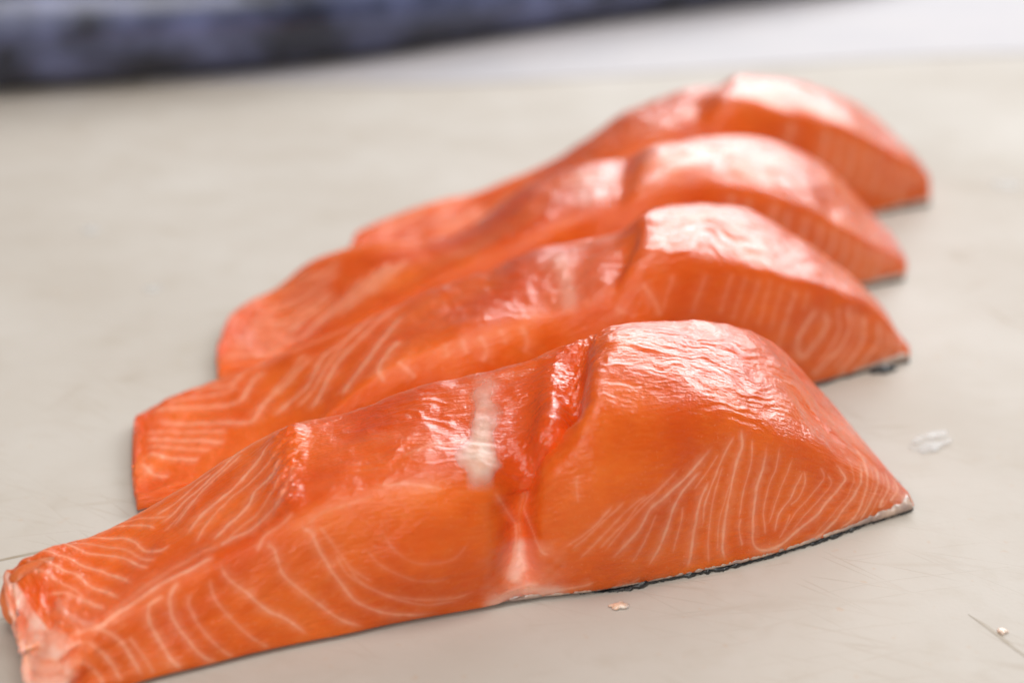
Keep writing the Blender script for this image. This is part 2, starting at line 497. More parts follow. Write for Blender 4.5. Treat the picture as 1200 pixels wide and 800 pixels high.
LINES = {}
GD = {1: (0.001, 0.006, 0.008, 0.0075, 0.007, 0.007, 0.0105, 0.0105, 0.0075, 0.004, 0.001), 2: (0.0, 0.001, 0.002, 0.002, 0.001), 3: (0.0, 0.0006, 0.0010, 0.0006), 4: (0.0, 0.0006, 0.0012, 0.0006)}
GW = {1: (0.0042, 0.0026), 2: (0.004, 0.002), 3: (0.005, 0.003), 4: (0.005, 0.002)}
LINES[1] = {
 "groove": [[(0.4943,0.08429),(0.4913,0.2738),(0.4903,0.52),(0.4909,0.7731),(0.4978,0.955),(0.5161,0.91),(0.5282,0.9949),(0.5391,1.126),(0.5362,1.357),(0.5322,1.644),(0.5438,1.828)]],
 "groove_depth": GD[1], "groove_w": GW[1],
 "crest": [(0.3013,1.914),(0.3028,1.776),(0.2983,1.565),(0.2889,1.349),(0.2845,1.119),(0.2849,0.9771)],
 "streak": [(0.4517,0.8998),(0.4509,1.083),(0.4542,1.286),(0.4568,1.533),(0.4566,1.742),(0.4553,1.923)],
 "fat": [
  (0.00022,0.80,[(0.04894,1.968),(0.06434,1.975),(0.07712,1.968),(0.09357,1.797),(0.1149,1.641),(0.1278,1.538),(0.1355,1.378),(0.1428,1.305)]),
  (0.00022,0.80,[(0.03446,1.991),(0.04626,1.972),(0.05779,1.926),(0.07576,1.779),(0.08738,1.65),(0.1051,1.507),(0.1163,1.384),(0.1244,1.212)]),
  (0.00024,0.80,[(0.03839,1.907),(0.04622,1.863),(0.06225,1.724),(0.07321,1.63),(0.08336,1.465),(0.09717,1.303),(0.1098,1.093)]),
  (0.00024,0.80,[(0.02437,1.647),(0.05664,1.462),(0.06892,1.313),(0.08889,1.078)]),
  (0.00020,0.80,[(0.084,1.999),(0.0924,1.984),(0.1135,1.88),(0.1335,1.731),(0.139,1.635),(0.1451,1.514),(0.158,1.421),(0.1689,1.429)]),
  (0.00020,0.80,[(0.108,1.987),(0.1166,1.975),(0.1339,1.893),(0.1509,1.775),(0.1599,1.679)]),
  (0.00041,1.00,[(0.03893,1.042),(0.07317,0.985),(0.09464,1.018),(0.1204,1.02),(0.1464,1.055),(0.1678,1.052),(0.1857,1.064),(0.2025,1.028)]),
  (0.00082,0.35,[(0.07675,1.039),(0.114,1.078),(0.1406,1.139),(0.1668,1.187),(0.1939,1.165),(0.2113,1.102)]),
  (0.00018,0.70,[(0.01236,0.7707),(0.03639,0.5878),(0.05071,0.3086),(0.05314,0.1187)]),
  (0.00022,0.85,[(0.002706,1.033),(0.04215,0.91),(0.05924,0.6677),(0.07031,0.3238),(0.06999,0.07052)]),
  (0.00024,0.85,[(0.0105,1.096),(0.05349,1.023),(0.07495,0.8862),(0.08801,0.6484),(0.09099,0.3516),(0.09257,0.02315)]),
  (0.00027,0.90,[(0.1469,0.9313),(0.1337,0.9295),(0.1276,0.8991),(0.1234,0.6977),(0.1235,0.4009),(0.1264,0.135),(0.1305,0)]),
  (0.00024,0.85,[(0.1629,0.9936),(0.1535,0.95),(0.1449,0.7931),(0.1442,0.5641),(0.1495,0.28),(0.1558,0.0913),(0.167,0)]),
  (0.00025,0.80,[(0.202,0.9973),(0.2064,0.7687),(0.2199,0.554),(0.2315,0.3545),(0.2459,0.2357),(0.2632,0.03)]),
  (0.00025,0.70,[(0.2466,0.9096),(0.2537,0.8591),(0.2561,0.6225),(0.2756,0.3421),(0.2965,0.1284),(0.3226,0.01)]),
  (0.00025,0.75,[(0.2827,0.9083),(0.2896,0.8509),(0.2941,0.7773),(0.2974,0.6182),(0.3055,0.4519),(0.3181,0.2365),(0.34,0.124),(0.3706,0.04697),(0.4006,0.0315)]),
  (0.00022,0.45,[(0.3077,0.6682),(0.3167,0.4515),(0.3402,0.2909),(0.3718,0.1819),(0.4135,0.1255),(0.4453,0.1701)]),
  (0.00020,0.55,[(0.3853,1.208),(0.4094,1.265),(0.431,1.277),(0.4455,1.319)]),
  (0.00024,0.50,[(0.3576,1.018),(0.3825,0.9966),(0.4045,0.9487),(0.4188,0.9198)]),  # small highlight on the left lobe, painted in as a pale line
  (0.00020,0.40,[(0.2857,0.8685),(0.3087,0.9157),(0.3321,0.9215),(0.356,0.9466)]),
  (0.00027,0.70,[(0.4639,0.9368),(0.4733,0.8263),(0.4807,0.6732),(0.4875,0.4994),(0.4868,0.322),(0.4804,0.2183)]),
  (0.00022,0.70,[(0.4962,0.9017),(0.4944,0.745),(0.4963,0.5681),(0.5101,0.3239),(0.5212,0.266)]),  # highlight on the right lobe's edge, painted in as a pale line
  (0.00018,0.40,[(0.551,0.6832),(0.5501,0.6096),(0.552,0.5264)]),
  (0.00031,0.85,[(0.7184,0.835),(0.6885,0.6619),(0.6595,0.5458),(0.6353,0.4732),(0.6268,0.3957),(0.6079,0.2803),(0.5868,0.179)]),
  (0.00020,0.45,[(0.6315,0.5529),(0.6137,0.4964),(0.5895,0.3841),(0.5697,0.2841),(0.5509,0.1922)]),
  (0.00018,0.55,[(0.5921,0.5084),(0.5732,0.4109),(0.5543,0.3348),(0.5372,0.2876)]),
  (0.00031,0.85,[(0.705,0.6754),(0.6812,0.569),(0.6629,0.45),(0.6563,0.3385),(0.6437,0.1971),(0.6318,0.09844)]),
  (0.00031,0.85,[(0.711,0.6105),(0.6988,0.4729),(0.6914,0.3583),(0.6863,0.1674),(0.6805,0.01832)]),
  (0.00029,0.85,[(0.755,0.985),(0.7565,0.878),(0.7469,0.7136),(0.7349,0.487),(0.728,0.32),(0.7248,0.1461),(0.7286,0.01)]),
  (0.00022,0.65,[(0.7491,0.9351),(0.7312,0.7719),(0.7126,0.56),(0.7036,0.4433),(0.6986,0.2767)]),
  (0.00031,0.90,[(0.7929,0.9457),(0.7842,0.7343),(0.7717,0.5161),(0.7659,0.3285),(0.7632,0.1592),(0.77,0.06388),(0.7929,0.04202),(0.8219,0.1215),(0.8515,0.2553),(0.8812,0.4708),(0.9012,0.7275),(0.8967,0.8708),(0.8875,0.952)]),
  (0.00022,0.70,[(0.8432,0.732),(0.8275,0.56),(0.8187,0.4428),(0.8,0.3026),(0.7915,0.1538)]),
  (0.00020,0.60,[(0.8432,0.732),(0.8409,0.594),(0.8298,0.4397),(0.8171,0.3783)]),
  (0.00031,0.85,[(0.93,1.175),(0.9232,0.75),(0.9088,0.451),(0.8834,0.1833),(0.856,0.03282),(0.8237,0)]),
  (0.00031,0.85,[(0.926,1.3),(0.9347,1.132),(0.9335,0.7458),(0.9135,0.2058),(0.8799,0)]),
  (0.00029,0.85,[(0.9534,1.305),(0.95,0.846),(0.9328,0.325),(0.9132,0.01)]),
  (0.00027,0.85,[(0.9698,1.384),(0.9696,0.9467),(0.9472,0.1767)]),
  (0.00027,0.85,[(0.9835,1.527),(0.9853,1.062),(0.9657,0.3482)]),
  (0.00020,0.55,[(0.7497,0.1068),(0.7457,0.2284),(0.7486,0.335)]),
  (0.00024,0.55,[(0.5723,0.05369),(0.5506,0.03163),(0.5273,0.02497),(0.5086,0.01296)]),
  (0.00020,0.50,[(0.6249,0.03712),(0.6132,0.01378),(0.5936,0.01054)]),
  (0.00044,0.70,[(0.2916,1.918),(0.2622,1.965),(0.2353,1.862),(0.216,1.828),(0.1999,1.799),(0.1804,1.733),(0.1619,1.712)]),
  (0.00035,0.60,[(0.2578,1.905),(0.2342,1.82),(0.21,1.776),(0.1894,1.665),(0.1715,1.599)]),
  (0.00044,0.70,[(0.2869,1.81),(0.2611,1.689),(0.2344,1.609),(0.2064,1.544),(0.1815,1.404)]),
  (0.00046,0.75,[(0.2897,1.604),(0.2713,1.495),(0.256,1.475),(0.246,1.373),(0.2198,1.297),(0.2013,1.208)]),
  (0.00046,0.75,[(0.2883,1.306),(0.2636,1.186),(0.2378,1.127),(0.2193,1.145),(0.2064,1.113)]),
  (0.00035,0.55,[(0.2251,1.874),(0.2064,1.873),(0.183,1.809),(0.1606,1.801)]),
  (0.00024,0.55,[(0.2829,1.035),(0.2675,0.9979),(0.2495,0.99),(0.2366,0.8785)]),
  (0.00029,0.55,[(0.02377,1.919),(0.03444,1.808),(0.04894,1.653),(0.06308,1.499),(0.07592,1.261),(0.09343,1.096)]),
  (0.00027,0.50,[(0.07413,1.984),(0.09661,1.881),(0.1141,1.759),(0.1304,1.613),(0.1411,1.44),(0.151,1.35)]),
  (0.00027,0.50,[(0.1302,1.958),(0.1497,1.868),(0.1679,1.757),(0.1804,1.733)]),
  (0.00033,0.50,[(0.2902,1.671),(0.2695,1.614),(0.246,1.567),(0.2242,1.519),(0.2016,1.395),(0.1865,1.281)]),
  (0.00033,0.45,[(0.288,1.444),(0.2708,1.347),(0.2481,1.26),(0.2277,1.197),(0.2084,1.123)]),
  (0.00031,0.50,[(0.2706,1.938),(0.2445,1.898),(0.2234,1.82),(0.2011,1.734),(0.1778,1.655),(0.1629,1.607)]),
  (0.00031,0.45,[(0.2988,1.471),(0.2802,1.262),(0.2637,1.113)]),
  (0.00022,0.45,[(0.9443,1.182),(0.9417,0.79),(0.9227,0.235),(0.8942,0)]),
  (0.00020,0.50,[(0.9646,1.375),(0.9602,0.88),(0.9401,0.2585),(0.9244,0.01)]),
  (0.00018,0.50,[(0.9807,1.579),(0.9786,0.9992),(0.956,0.2483)]),
  (0.00020,0.40,[(0.908,1.104),(0.9142,0.9609),(0.9131,0.71),(0.8985,0.43),(0.8664,0.1583),(0.8388,0.002223)]),
  (0.00018,0.55,[(0.8099,0.9163),(0.7996,0.691),(0.7851,0.4808),(0.7787,0.2818),(0.781,0.1539)]),
  (0.00018,0.50,[(0.8276,0.8321),(0.8132,0.6265),(0.797,0.405),(0.7838,0.2424)]),
  (0.00018,0.55,[(0.7719,0.935),(0.765,0.7103),(0.7524,0.49),(0.7461,0.305)]),
  (0.00018,0.50,[(0.6757,0.6966),(0.6478,0.5829),(0.6213,0.499),(0.6069,0.4157),(0.5876,0.3168),(0.5734,0.248)]),
  (0.00018,0.50,[(0.7322,0.7261),(0.7165,0.5261),(0.7097,0.3552),(0.7066,0.152),(0.7078,0.02158)]),
  (0.00018,0.50,[(0.6417,0.4371),(0.6321,0.3125),(0.6172,0.191)]),
  (0.00018,0.50,[(0.6752,0.4619),(0.6704,0.3017),(0.6615,0.1439)]),
  (0.00018,0.50,[(0.8657,0.82),(0.8713,0.6811),(0.8487,0.4742),(0.8244,0.3123),(0.8011,0.1251)]),
  (0.00020,0.55,[(0.09785,0.685),(0.1018,0.39),(0.1043,0.04)]),
  (0.00020,0.55,[(0.1696,0.8569),(0.161,0.6782),(0.1658,0.369),(0.1756,0.11),(0.1841,0)]),
  (0.00020,0.50,[(0.1888,0.905),(0.1872,0.6739),(0.1966,0.3704),(0.2096,0.125),(0.2221,0)]),
  (0.00018,0.50,[(0.3143,0.5614),(0.3294,0.3665),(0.3555,0.2133),(0.3886,0.1126),(0.4294,0.09467)]),
  (0.00020,0.40,[(0.3005,0.8628),(0.3108,0.6607),(0.3206,0.495),(0.3415,0.3388)]),
  (0.00018,0.50,[(0.6068,0.5273),(0.5846,0.4343),(0.5638,0.3484),(0.543,0.2664)]),
  (0.00018,0.50,[(0.6643,0.6245),(0.6395,0.54),(0.6194,0.4605),(0.5999,0.3513),(0.5791,0.2302)]),
  (0.00018,0.50,[(0.7254,0.7814),(0.7048,0.6317),(0.6894,0.5315)]),
  (0.00018,0.50,[(0.7404,0.61),(0.727,0.4357),(0.7199,0.2595),(0.717,0.08084)]),
  (0.00018,0.50,[(0.8172,0.3167),(0.8079,0.1907),(0.7973,0.1005)]),
  (0.00018,0.50,[(0.8754,0.774),(0.8821,0.6378),(0.8643,0.4568),(0.8384,0.285),(0.8122,0.1224)]),
  (0.00018,0.50,[(0.6124,0.1408),(0.624,0.2409),(0.6343,0.3368)]),
  (0.00016,0.28,[(0.3365,0.6155),(0.3533,0.4539),(0.3847,0.319),(0.4189,0.29)]),
  (0.00016,0.25,[(0.3553,0.7234),(0.366,0.5586),(0.3915,0.4428),(0.4208,0.4444),(0.4408,0.5741)]),
 ],
 "pale": [
  (0.00145,0.90,[(0.4802,0.09595),(0.4877,0.189),(0.4931,0.273),(0.492,0.4073)]),
  (0.00109,0.70,[(0.4418,0.002456),(0.4661,0.03792),(0.4897,0.06323),(0.518,0.03228),(0.5459,0.003869)]),
  (0.00064,0.60,[(0.9858,0.2165),(0.9976,1.089),(0.9989,0.6805)]),
  (0.00091,0.55,[(0,0.905),(0.00397,1.104),(0.01977,1.107)]),
  (0.00073,0.35,[(0.0321,1.568),(0.03626,1.333),(0.0488,1.14),(0.06307,1.009)]),
 ],
}
LINES[2] = {
 "streak": [(0.5124,0.9061),(0.5101,1.087),(0.5098,1.313),(0.5082,1.642),(0.5092,1.96)],
 "groove": [[(0.5567,0.8443),(0.5586,0.9727),(0.5662,1.17),(0.5749,1.335),(0.5814,1.482)]],
 "groove_depth": GD[2], "groove_w": GW[2],
 "pale": [  # white band together with the highlight on it, painted into the colour
  (0.00173,0.45,[(0.5124,0.9061),(0.5093,1.136),(0.5092,1.357),(0.5089,1.874)]),
 ],
 "fat": [
  (0.00042,0.60,[(0.04432,1.943),(0.09019,1.869),(0.123,1.8),(0.1458,1.827)]),
  (0.00042,0.60,[(0.009634,1.745),(0.07117,1.539),(0.1162,1.369)]),
  (0.00042,0.60,[(0.008933,1.581),(0.05888,1.375),(0.09121,1.249)]),
  (0.00045,0.60,[(0.1934,1.291),(0.229,1.391),(0.2531,1.609),(0.2734,1.711)]),
  (0.00045,0.60,[(0.153,1.469),(0.189,1.625),(0.2198,1.724),(0.2424,1.836)]),
  (0.00042,0.50,[(0.8719,0.8455),(0.8798,0.5638),(0.8607,0.3116),(0.84,0.1571)]),
  (0.00042,0.50,[(0.9567,0.8091),(0.9572,0.3273),(0.9354,0.01131)]),
  (0.00042,0.50,[(0.9042,0.877),(0.9086,0.5245),(0.8914,0.2698),(0.8643,0.08919)]),
  (0.00042,0.50,[(0.8082,0.9162),(0.7938,0.6889),(0.7831,0.4736),(0.7789,0.3327)]),
  (0.00045,0.80,[(0.007792,1.99),(0.079,1.789),(0.1252,1.668),(0.1417,1.667),(0.1612,1.79),(0.1935,1.889)]),
  (0.00045,0.80,[(0.01085,1.832),(0.07377,1.628),(0.1214,1.458),(0.1425,1.387),(0.1664,1.519),(0.1958,1.597),(0.2254,1.686),(0.251,1.785)]),
  (0.00045,0.80,[(0.008985,1.668),(0.06874,1.443),(0.1086,1.281)]),
  (0.00045,0.80,[(0.009634,1.491),(0.0501,1.282),(0.07616,1.209)]),
  (0.00045,0.70,[(0.003854,1.391),(0.01591,1.211),(0.03696,1.128)]),
  (0.00048,0.80,[(0.1675,1.333),(0.1913,1.396),(0.2266,1.467),(0.2464,1.675),(0.2693,1.733)]),
  (0.00045,0.70,[(0.08723,1.956),(0.1073,1.926),(0.1336,1.853),(0.1609,1.931)]),
  (0.00048,0.80,[(0.2048,1.152),(0.2356,1.339),(0.2584,1.558),(0.2803,1.667)]),
  (0.00052,0.80,[(0.2373,1.067),(0.2494,1.127),(0.2789,1.338),(0.3063,1.535),(0.3405,1.783)]),
  (0.00045,0.70,[(0.259,1.535),(0.2969,1.773),(0.3446,1.965)]),
  (0.00045,0.70,[(0.2578,1.691),(0.2811,1.813),(0.3158,1.96)]),
  (0.00052,0.80,[(0.3179,1.344),(0.3009,1.265),(0.2792,1.048),(0.2864,0.8067)]),
  (0.00048,0.70,[(0.2995,1.031),(0.313,0.8571),(0.324,0.7466)]),
  (0.00045,0.50,[(0.3985,0.9727),(0.4071,0.8162),(0.4018,0.7182)]),
  (0.00045,0.50,[(0.4495,0.9658),(0.4563,0.8043),(0.4499,0.7056)]),
  (0.00045,0.55,[(0.5929,0.8971),(0.6083,0.7587),(0.6181,0.6549)]),
  (0.00045,0.40,[(0.5607,0.8451),(0.5769,0.7269)]),
  (0.00038,0.32,[(0.7533,0.9455),(0.7386,0.7159),(0.7248,0.5624)]),
  (0.00038,0.32,[(0.7858,0.9375),(0.7738,0.7101),(0.7656,0.4944)]),
  (0.00038,0.32,[(0.714,0.944),(0.7025,0.7818),(0.6934,0.6273)]),
  (0.00038,0.32,[(0.6789,0.9313),(0.6647,0.7805),(0.6565,0.646)]),
  (0.00048,0.75,[(0.8468,0.783),(0.858,0.6091),(0.8391,0.4193),(0.8192,0.284),(0.8082,0.4275),(0.8248,0.6217),(0.8468,0.783)]),
  (0.00048,0.75,[(0.8905,0.9352),(0.8965,0.607),(0.8826,0.3476),(0.855,0.1925),(0.8312,0.06802)]),
  (0.00048,0.75,[(0.9178,0.8372),(0.9207,0.4727),(0.901,0.198),(0.8748,0.01)]),
  (0.00045,0.75,[(0.9445,0.8495),(0.9459,0.4196),(0.9194,0.09979),(0.8991,0.0005032)]),
  (0.00045,0.75,[(0.9681,0.8091),(0.9674,0.2209),(0.9444,0.000265)]),
  (0.00042,0.70,[(0.9897,0.9273),(0.9829,0.2055)]),
  (0.00038,0.32,[(0.6334,0.931),(0.6248,0.7929),(0.619,0.6754)]),
  (0.00038,0.32,[(0.7322,0.9427),(0.7217,0.7546),(0.7118,0.5874)]),
  (0.00038,0.32,[(0.7695,0.9481),(0.7579,0.735),(0.7477,0.5424)]),
  (0.00038,0.32,[(0.8256,0.9024),(0.8138,0.7007)]),
  (0.00042,0.50,[(0.3581,1.012),(0.3613,0.8429)]),
  (0.00042,0.50,[(0.3783,0.9815),(0.3847,0.8182)]),
  (0.00042,0.50,[(0.4238,0.9727),(0.4303,0.8076)]),
 ],
}
LINES[3] = {
 "fat": [
  (0.00067,0.80,[(0.00709,1.45),(0.05292,1.175),(0.09434,1.144)]),
  (0.00067,0.80,[(0.02786,1.663),(0.07515,1.444),(0.1093,1.34),(0.1419,1.41),(0.1737,1.444)]),
  (0.00067,0.80,[(0.06964,1.8),(0.1047,1.62),(0.1281,1.512),(0.1645,1.539),(0.2026,1.538)]),
  (0.00067,0.70,[(0.1166,1.844),(0.1565,1.725),(0.1897,1.656),(0.2194,1.713)]),
  (0.00067,0.80,[(0.106,1.139),(0.157,1.308),(0.2044,1.363),(0.2309,1.45)]),
  (0.00067,0.80,[(0.1692,1.239),(0.2067,1.265),(0.2424,1.417),(0.2638,1.575)]),
  (0.00067,0.70,[(0.2145,1.231),(0.2474,1.339),(0.2805,1.552)]),
  (0.00067,0.60,[(0.1701,1.953),(0.1957,1.796),(0.2195,1.788)]),
  (0.00067,0.70,[(0.767,0.9581),(0.7572,0.7141),(0.7473,0.5213)]),
  (0.00067,0.70,[(0.8178,0.9326),(0.8136,0.651),(0.7962,0.4577)]),
  (0.00067,0.70,[(0.8699,0.9276),(0.8653,0.6195),(0.845,0.3804)]),
  (0.00067,0.70,[(0.9125,0.9007),(0.9137,0.5568),(0.8958,0.1905)]),
  (0.00067,0.70,[(0.954,0.8912),(0.9539,0.4261),(0.9399,0.004004)]),
  (0.00067,0.60,[(0.7012,0.964),(0.6917,0.7553),(0.6831,0.5896)]),
  (0.00067,0.60,[(0.7883,0.9409),(0.7838,0.6835),(0.7678,0.4809)]),
  (0.00067,0.60,[(0.8445,0.9258),(0.8407,0.6375),(0.8209,0.4125)]),
  (0.00067,0.60,[(0.8914,0.924),(0.889,0.5917),(0.8699,0.2932)]),
  (0.00067,0.60,[(0.9345,0.875),(0.9344,0.4879),(0.9171,0.1264)]),
  (0.00067,0.60,[(0.975,0.8755),(0.9724,0.3402)]),
  (0.00067,0.50,[(0.7269,0.9607),(0.7175,0.7417),(0.7084,0.5733)]),
  (0.00067,0.70,[(0.01926,1.55),(0.06209,1.344),(0.09505,1.239),(0.1241,1.257)]),
  (0.00067,0.70,[(0.04897,1.7),(0.09336,1.535),(0.1295,1.42),(0.1651,1.458),(0.2007,1.476)]),
  (0.00067,0.70,[(0.0912,1.825),(0.1337,1.7),(0.1671,1.65),(0.2033,1.643)]),
  (0.00067,0.70,[(0.1404,1.26),(0.1846,1.301),(0.2228,1.359),(0.2488,1.543)]),
  (0.00067,0.70,[(0.1934,1.241),(0.2293,1.318),(0.2607,1.469)]),
  (0.00067,0.60,[(0.1433,1.933),(0.1715,1.812),(0.201,1.753),(0.2269,1.85)]),
 ],
 "pale": [
  (0.00269,0.35,[(0.4967,1.004),(0.4906,1.381),(0.4884,1.869)]),
 ],
 "groove": [[(0.5365,0.8297),(0.5386,0.9427),(0.5418,1.256),(0.5443,1.775)]],
 "groove_depth": GD[3], "groove_w": GW[3],
 "streak": [(0.4967,1.004),(0.4923,1.204),(0.489,1.574),(0.4882,1.842)],
}
LINES[4] = {
 "fat": [
  (0.00077,0.70,[(0.7791,0.9544),(0.7726,0.683),(0.7594,0.4725)]),
  (0.00077,0.70,[(0.8298,0.918),(0.8283,0.6286),(0.8129,0.3925)]),
  (0.00077,0.70,[(0.8861,0.8857),(0.8872,0.5901),(0.8684,0.2341)]),
  (0.00077,0.70,[(0.937,0.8463),(0.9385,0.4714),(0.9287,0.09444)]),
  (0.00077,0.60,[(0.7167,0.9471),(0.7059,0.7159),(0.697,0.5659)]),
  (0.00077,0.60,[(0.8035,0.9235),(0.8004,0.6571),(0.7867,0.4343)]),
  (0.00077,0.60,[(0.8574,0.8907),(0.8562,0.5988),(0.8413,0.3023)]),
  (0.00077,0.60,[(0.9113,0.8571),(0.9135,0.5323),(0.8986,0.1734)]),
  (0.00077,0.60,[(0.9642,0.8429),(0.9647,0.3809)]),
  (0.00077,0.60,[(0.03608,1.714),(0.07558,1.795),(0.116,1.87)]),
  (0.00077,0.60,[(0.07959,1.529),(0.12,1.586),(0.1599,1.786)]),
  (0.00077,0.60,[(0.1366,1.371),(0.177,1.514),(0.2187,1.691)]),
  (0.00077,0.60,[(0.1923,1.411),(0.234,1.496),(0.2724,1.554)]),
 ],
}



def parse(txt):
    return np.array([[float(a) for a in r.split()] for r in txt.strip().splitlines()]) / 1000


class Portion:
    """Closed slab of fillet: rows run belly->back (u 0..1), columns run front face (v 0..1),
    top (1..2), rear face (2..3), underside (3..4)."""

    def __init__(self, st, nu, nf, nt, nb=36, nbo=14, front_bulge=0.0015, top_bulge=0.0012, skin_z=0.0011,
                 corner=0.0028, minz=0.0035):
        S = st.copy()
        mz = np.where(np.arange(len(S)) < 0.6 * len(S), minz, 0.0016)
        S[:, 4] = np.maximum(S[:, 4], mz); S[:, 7] = np.maximum(S[:, 7], mz)
        d = np.hypot(np.diff(S[:, 0]), np.diff(S[:, 1]))
        s = np.r_[0, np.cumsum(d)]
        self.len = s[-1]
        s = s / s[-1]
        self.nu = nu
        u = np.linspace(0, 1, nu)
        self.u = u
        self.S = np.stack([pchip(s, S[:, k], u) for k in range(8)], 1)
        A = np.column_stack([self.S[:, :2], np.full(nu, skin_z)])
        B = self.S[:, 2:5]; C = self.S[:, 5:8]
        D = C.copy(); D[:, 1] += 0.002; D[:, 2] = skin_z
        seg = []
        vv = []
        for k, (P, Q, n) in enumerate(((A, B, nf), (B, C, nt), (C, D, nb), (D, A, nbo))):
            t = np.arange(n) / n
            X = P[:, None] * (1 - t)[None, :, None] + Q[:, None] * t[None, :, None]
            w = np.sin(np.pi * t)[None, :, None]
            hs = np.clip((P[:, 2] + Q[:, 2]) / 0.045, 0, 1)[:, None, None]
            if k == 0: X = X + w * np.array([0, -1, 0.25]) * self.f(front_bulge, u)[:, None, None] * hs
            if k == 1: X = X + w * np.array([0, 0, 1.0]) * self.f(top_bulge, u)[:, None, None]
            if k == 2: X = X + w * np.array([0, 1, 0]) * 0.0012 * hs
            seg.append(X); vv.append(k + t)
        G = np.concatenate(seg, 1)
        self.v = np.concatenate(vv)
        self.nv = len(self.v)
        # round the corners over a width given in metres
        step = 0.035 / nf
        def gauss(X, width):
            sg = width / step
            fr = np.fft.rfftfreq(self.nv)
            K = np.exp(-2 * (np.pi * fr * sg) ** 2)
            return np.fft.irfft(np.fft.rfft(X, axis=1) * K[None, :, None], self.nv, axis=1)
        v = self.v
        m1 = sstep(0.2, 0.5, v) * (1 - sstep(2.4, 2.7, v))
        m2 = sstep(0.25, 0.65, v) * (1 - sstep(1.5, 1.8, v))
        w2 = np.exp(-((u - 0.40) / 0.13) ** 2) + 0.22 * sstep(0.5, 0.62, u)
        G1 = gauss(G, 0.7 * self.f(corner, 0.5)); G2 = gauss(G, 1.7 * self.f(corner, 0.5))
        Sm = G * (1 - m1)[None, :, None] + G1 * m1[None, :, None]
        w = np.clip(w2[:, None] * m2[None], 0, 1)[..., None]
        Sm = Sm * (1 - w) + G2 * w
        self.G = Sm
        self.attr = {k: np.zeros((nu, self.nv)) for k in ("fat", "pale", "rosy", "wet")}
        self.attr["wet"][:] = 0.35
        self.measure()

    @staticmethod
    def f(x, u):
        return x(u) if callable(x) else np.full(np.shape(u), x) if np.ndim(u) else x

    def measure(self):
        self.s = self.u * self.len
        mid = self.G[self.nu // 2]
        per = np.r_[0, np.cumsum(np.linalg.norm(np.diff(mid, axis=0), axis=1))]
        self.t = per
        self.SS, self.TT = np.meshgrid(self.s, self.t, indexing='ij')
        self.UU, self.VV = np.meshgrid(self.u, self.v, indexing='ij')

    def normals(self, G=None):
        G = self.G if G is None else G
        du = np.gradient(G, axis=0)
        dv = (np.roll(G, -1, 1) - np.roll(G, 1, 1))
        n = np.cross(du, dv)
        n /= np.maximum(np.linalg.norm(n, axis=2, keepdims=True), 1e-12)
        return n

    def displace(self, h):
        self.G = self.G + self.normals() * h[..., None]

    def at(self, uv):
        uv = np.asarray(uv, float)
        i = np.clip(uv[:, 0], 0, 1) * (self.nu - 1)
        j = np.interp(uv[:, 1], self.v, np.arange(self.nv))
        i0 = np.clip(i.astype(int), 0, self.nu - 2); j0 = np.clip(j.astype(int), 0, self.nv - 2)
        fi = (i - i0)[:, None]; fj = (j - j0)[:, None]
        G = self.G
        return ((G[i0, j0] * (1 - fi) + G[i0 + 1, j0] * fi) * (1 - fj) + (G[i0, j0 + 1] * (1 - fi) + G[i0 + 1, j0 + 1] * fi) * fj), i, j

    def line_dist(self, uv, reach, signed=False):
        """distance in metres of every vertex to a polyline given in (u, v)."""
        uv = np.asarray(uv, float)
        # resample finely with a smooth curve
        t0 = np.arange(len(uv)); tt = np.linspace(0, len(uv) - 1, max(2, (len(uv) - 1) * 6 + 1))
        if len(uv) > 2:
            uv = np.column_stack([pchip(t0, uv[:, 0], tt), pchip(t0, uv[:, 1], tt)])
        if len(uv) > 8:
            ph = uv[0, 0] * 977 + uv[0, 1] * 131
            kk = np.arange(len(uv)) * 0.3
            uv = uv + np.column_stack([0.0007 * vnoise(kk + ph, kk * 0 + 2, 91), 0.004 * vnoise(kk + ph, kk * 0 + 7, 92)])
        P, ii, jj = self.at(uv)
        D = np.full((self.nu, self.nv), 1e3)
        SG = np.zeros((self.nu, self.nv))
        T = np.zeros((self.nu, self.nv))
        du = self.len / self.nu
        ri = int(reach / du) + 3
        rj = int(reach / 0.00012) + 3
        rj = min(rj, 120)
        n = len(P) - 1
        for k in range(n):
            i0 = max(int(min(ii[k], ii[k + 1])) - ri, 0); i1 = min(int(max(ii[k], ii[k + 1])) + ri + 1, self.nu)
            j0 = max(int(min(jj[k], jj[k + 1])) - rj, 0); j1 = min(int(max(jj[k], jj[k + 1])) + rj + 1, self.nv)
            X = self.G[i0:i1, j0:j1]
            a = P[k]; d = P[k + 1] - a; L2 = max(d @ d, 1e-14)
            h = np.clip(((X - a) @ d) / L2, 0, 1)
            e = X - (a + h[..., None] * d)
            ds = np.linalg.norm(e, axis=2)
            sub = D[i0:i1, j0:j1]
            m = ds < sub
            sub[m] = ds[m]
            T[i0:i1, j0:j1][m] = ((k + h) / n)[m]
            if signed:
                # side by rows: positive = further along u
                ui = np.arange(i0, i1)[:, None] - (ii[k] + h * (ii[k + 1] - ii[k]))
                SG[i0:i1, j0:j1][m] = (np.sign(ui) * np.ones_like(ds))[m]
        return (D, T, SG) if signed else (D, T)

    def paint(self, key, uv, width, strength, fade=0.25, wob=0.35, seed=0):
        D, T = self.line_dist(uv, width * 8)
        wv = width * (1 + wob * vnoise(self.SS * 700, self.TT * 700, 31 + seed))
        a = np.maximum(np.exp(-(D / (1.45 * wv)) ** 2), 0.36 * np.exp(-(D / (4.5 * wv)) ** 2)) * strength * 0.9
        if fade:
            a = a * sstep(0, fade, T) * sstep(0, fade, 1 - T)
        self.attr[key] = np.maximum(self.attr[key], np.where(D < 1, a, 0))

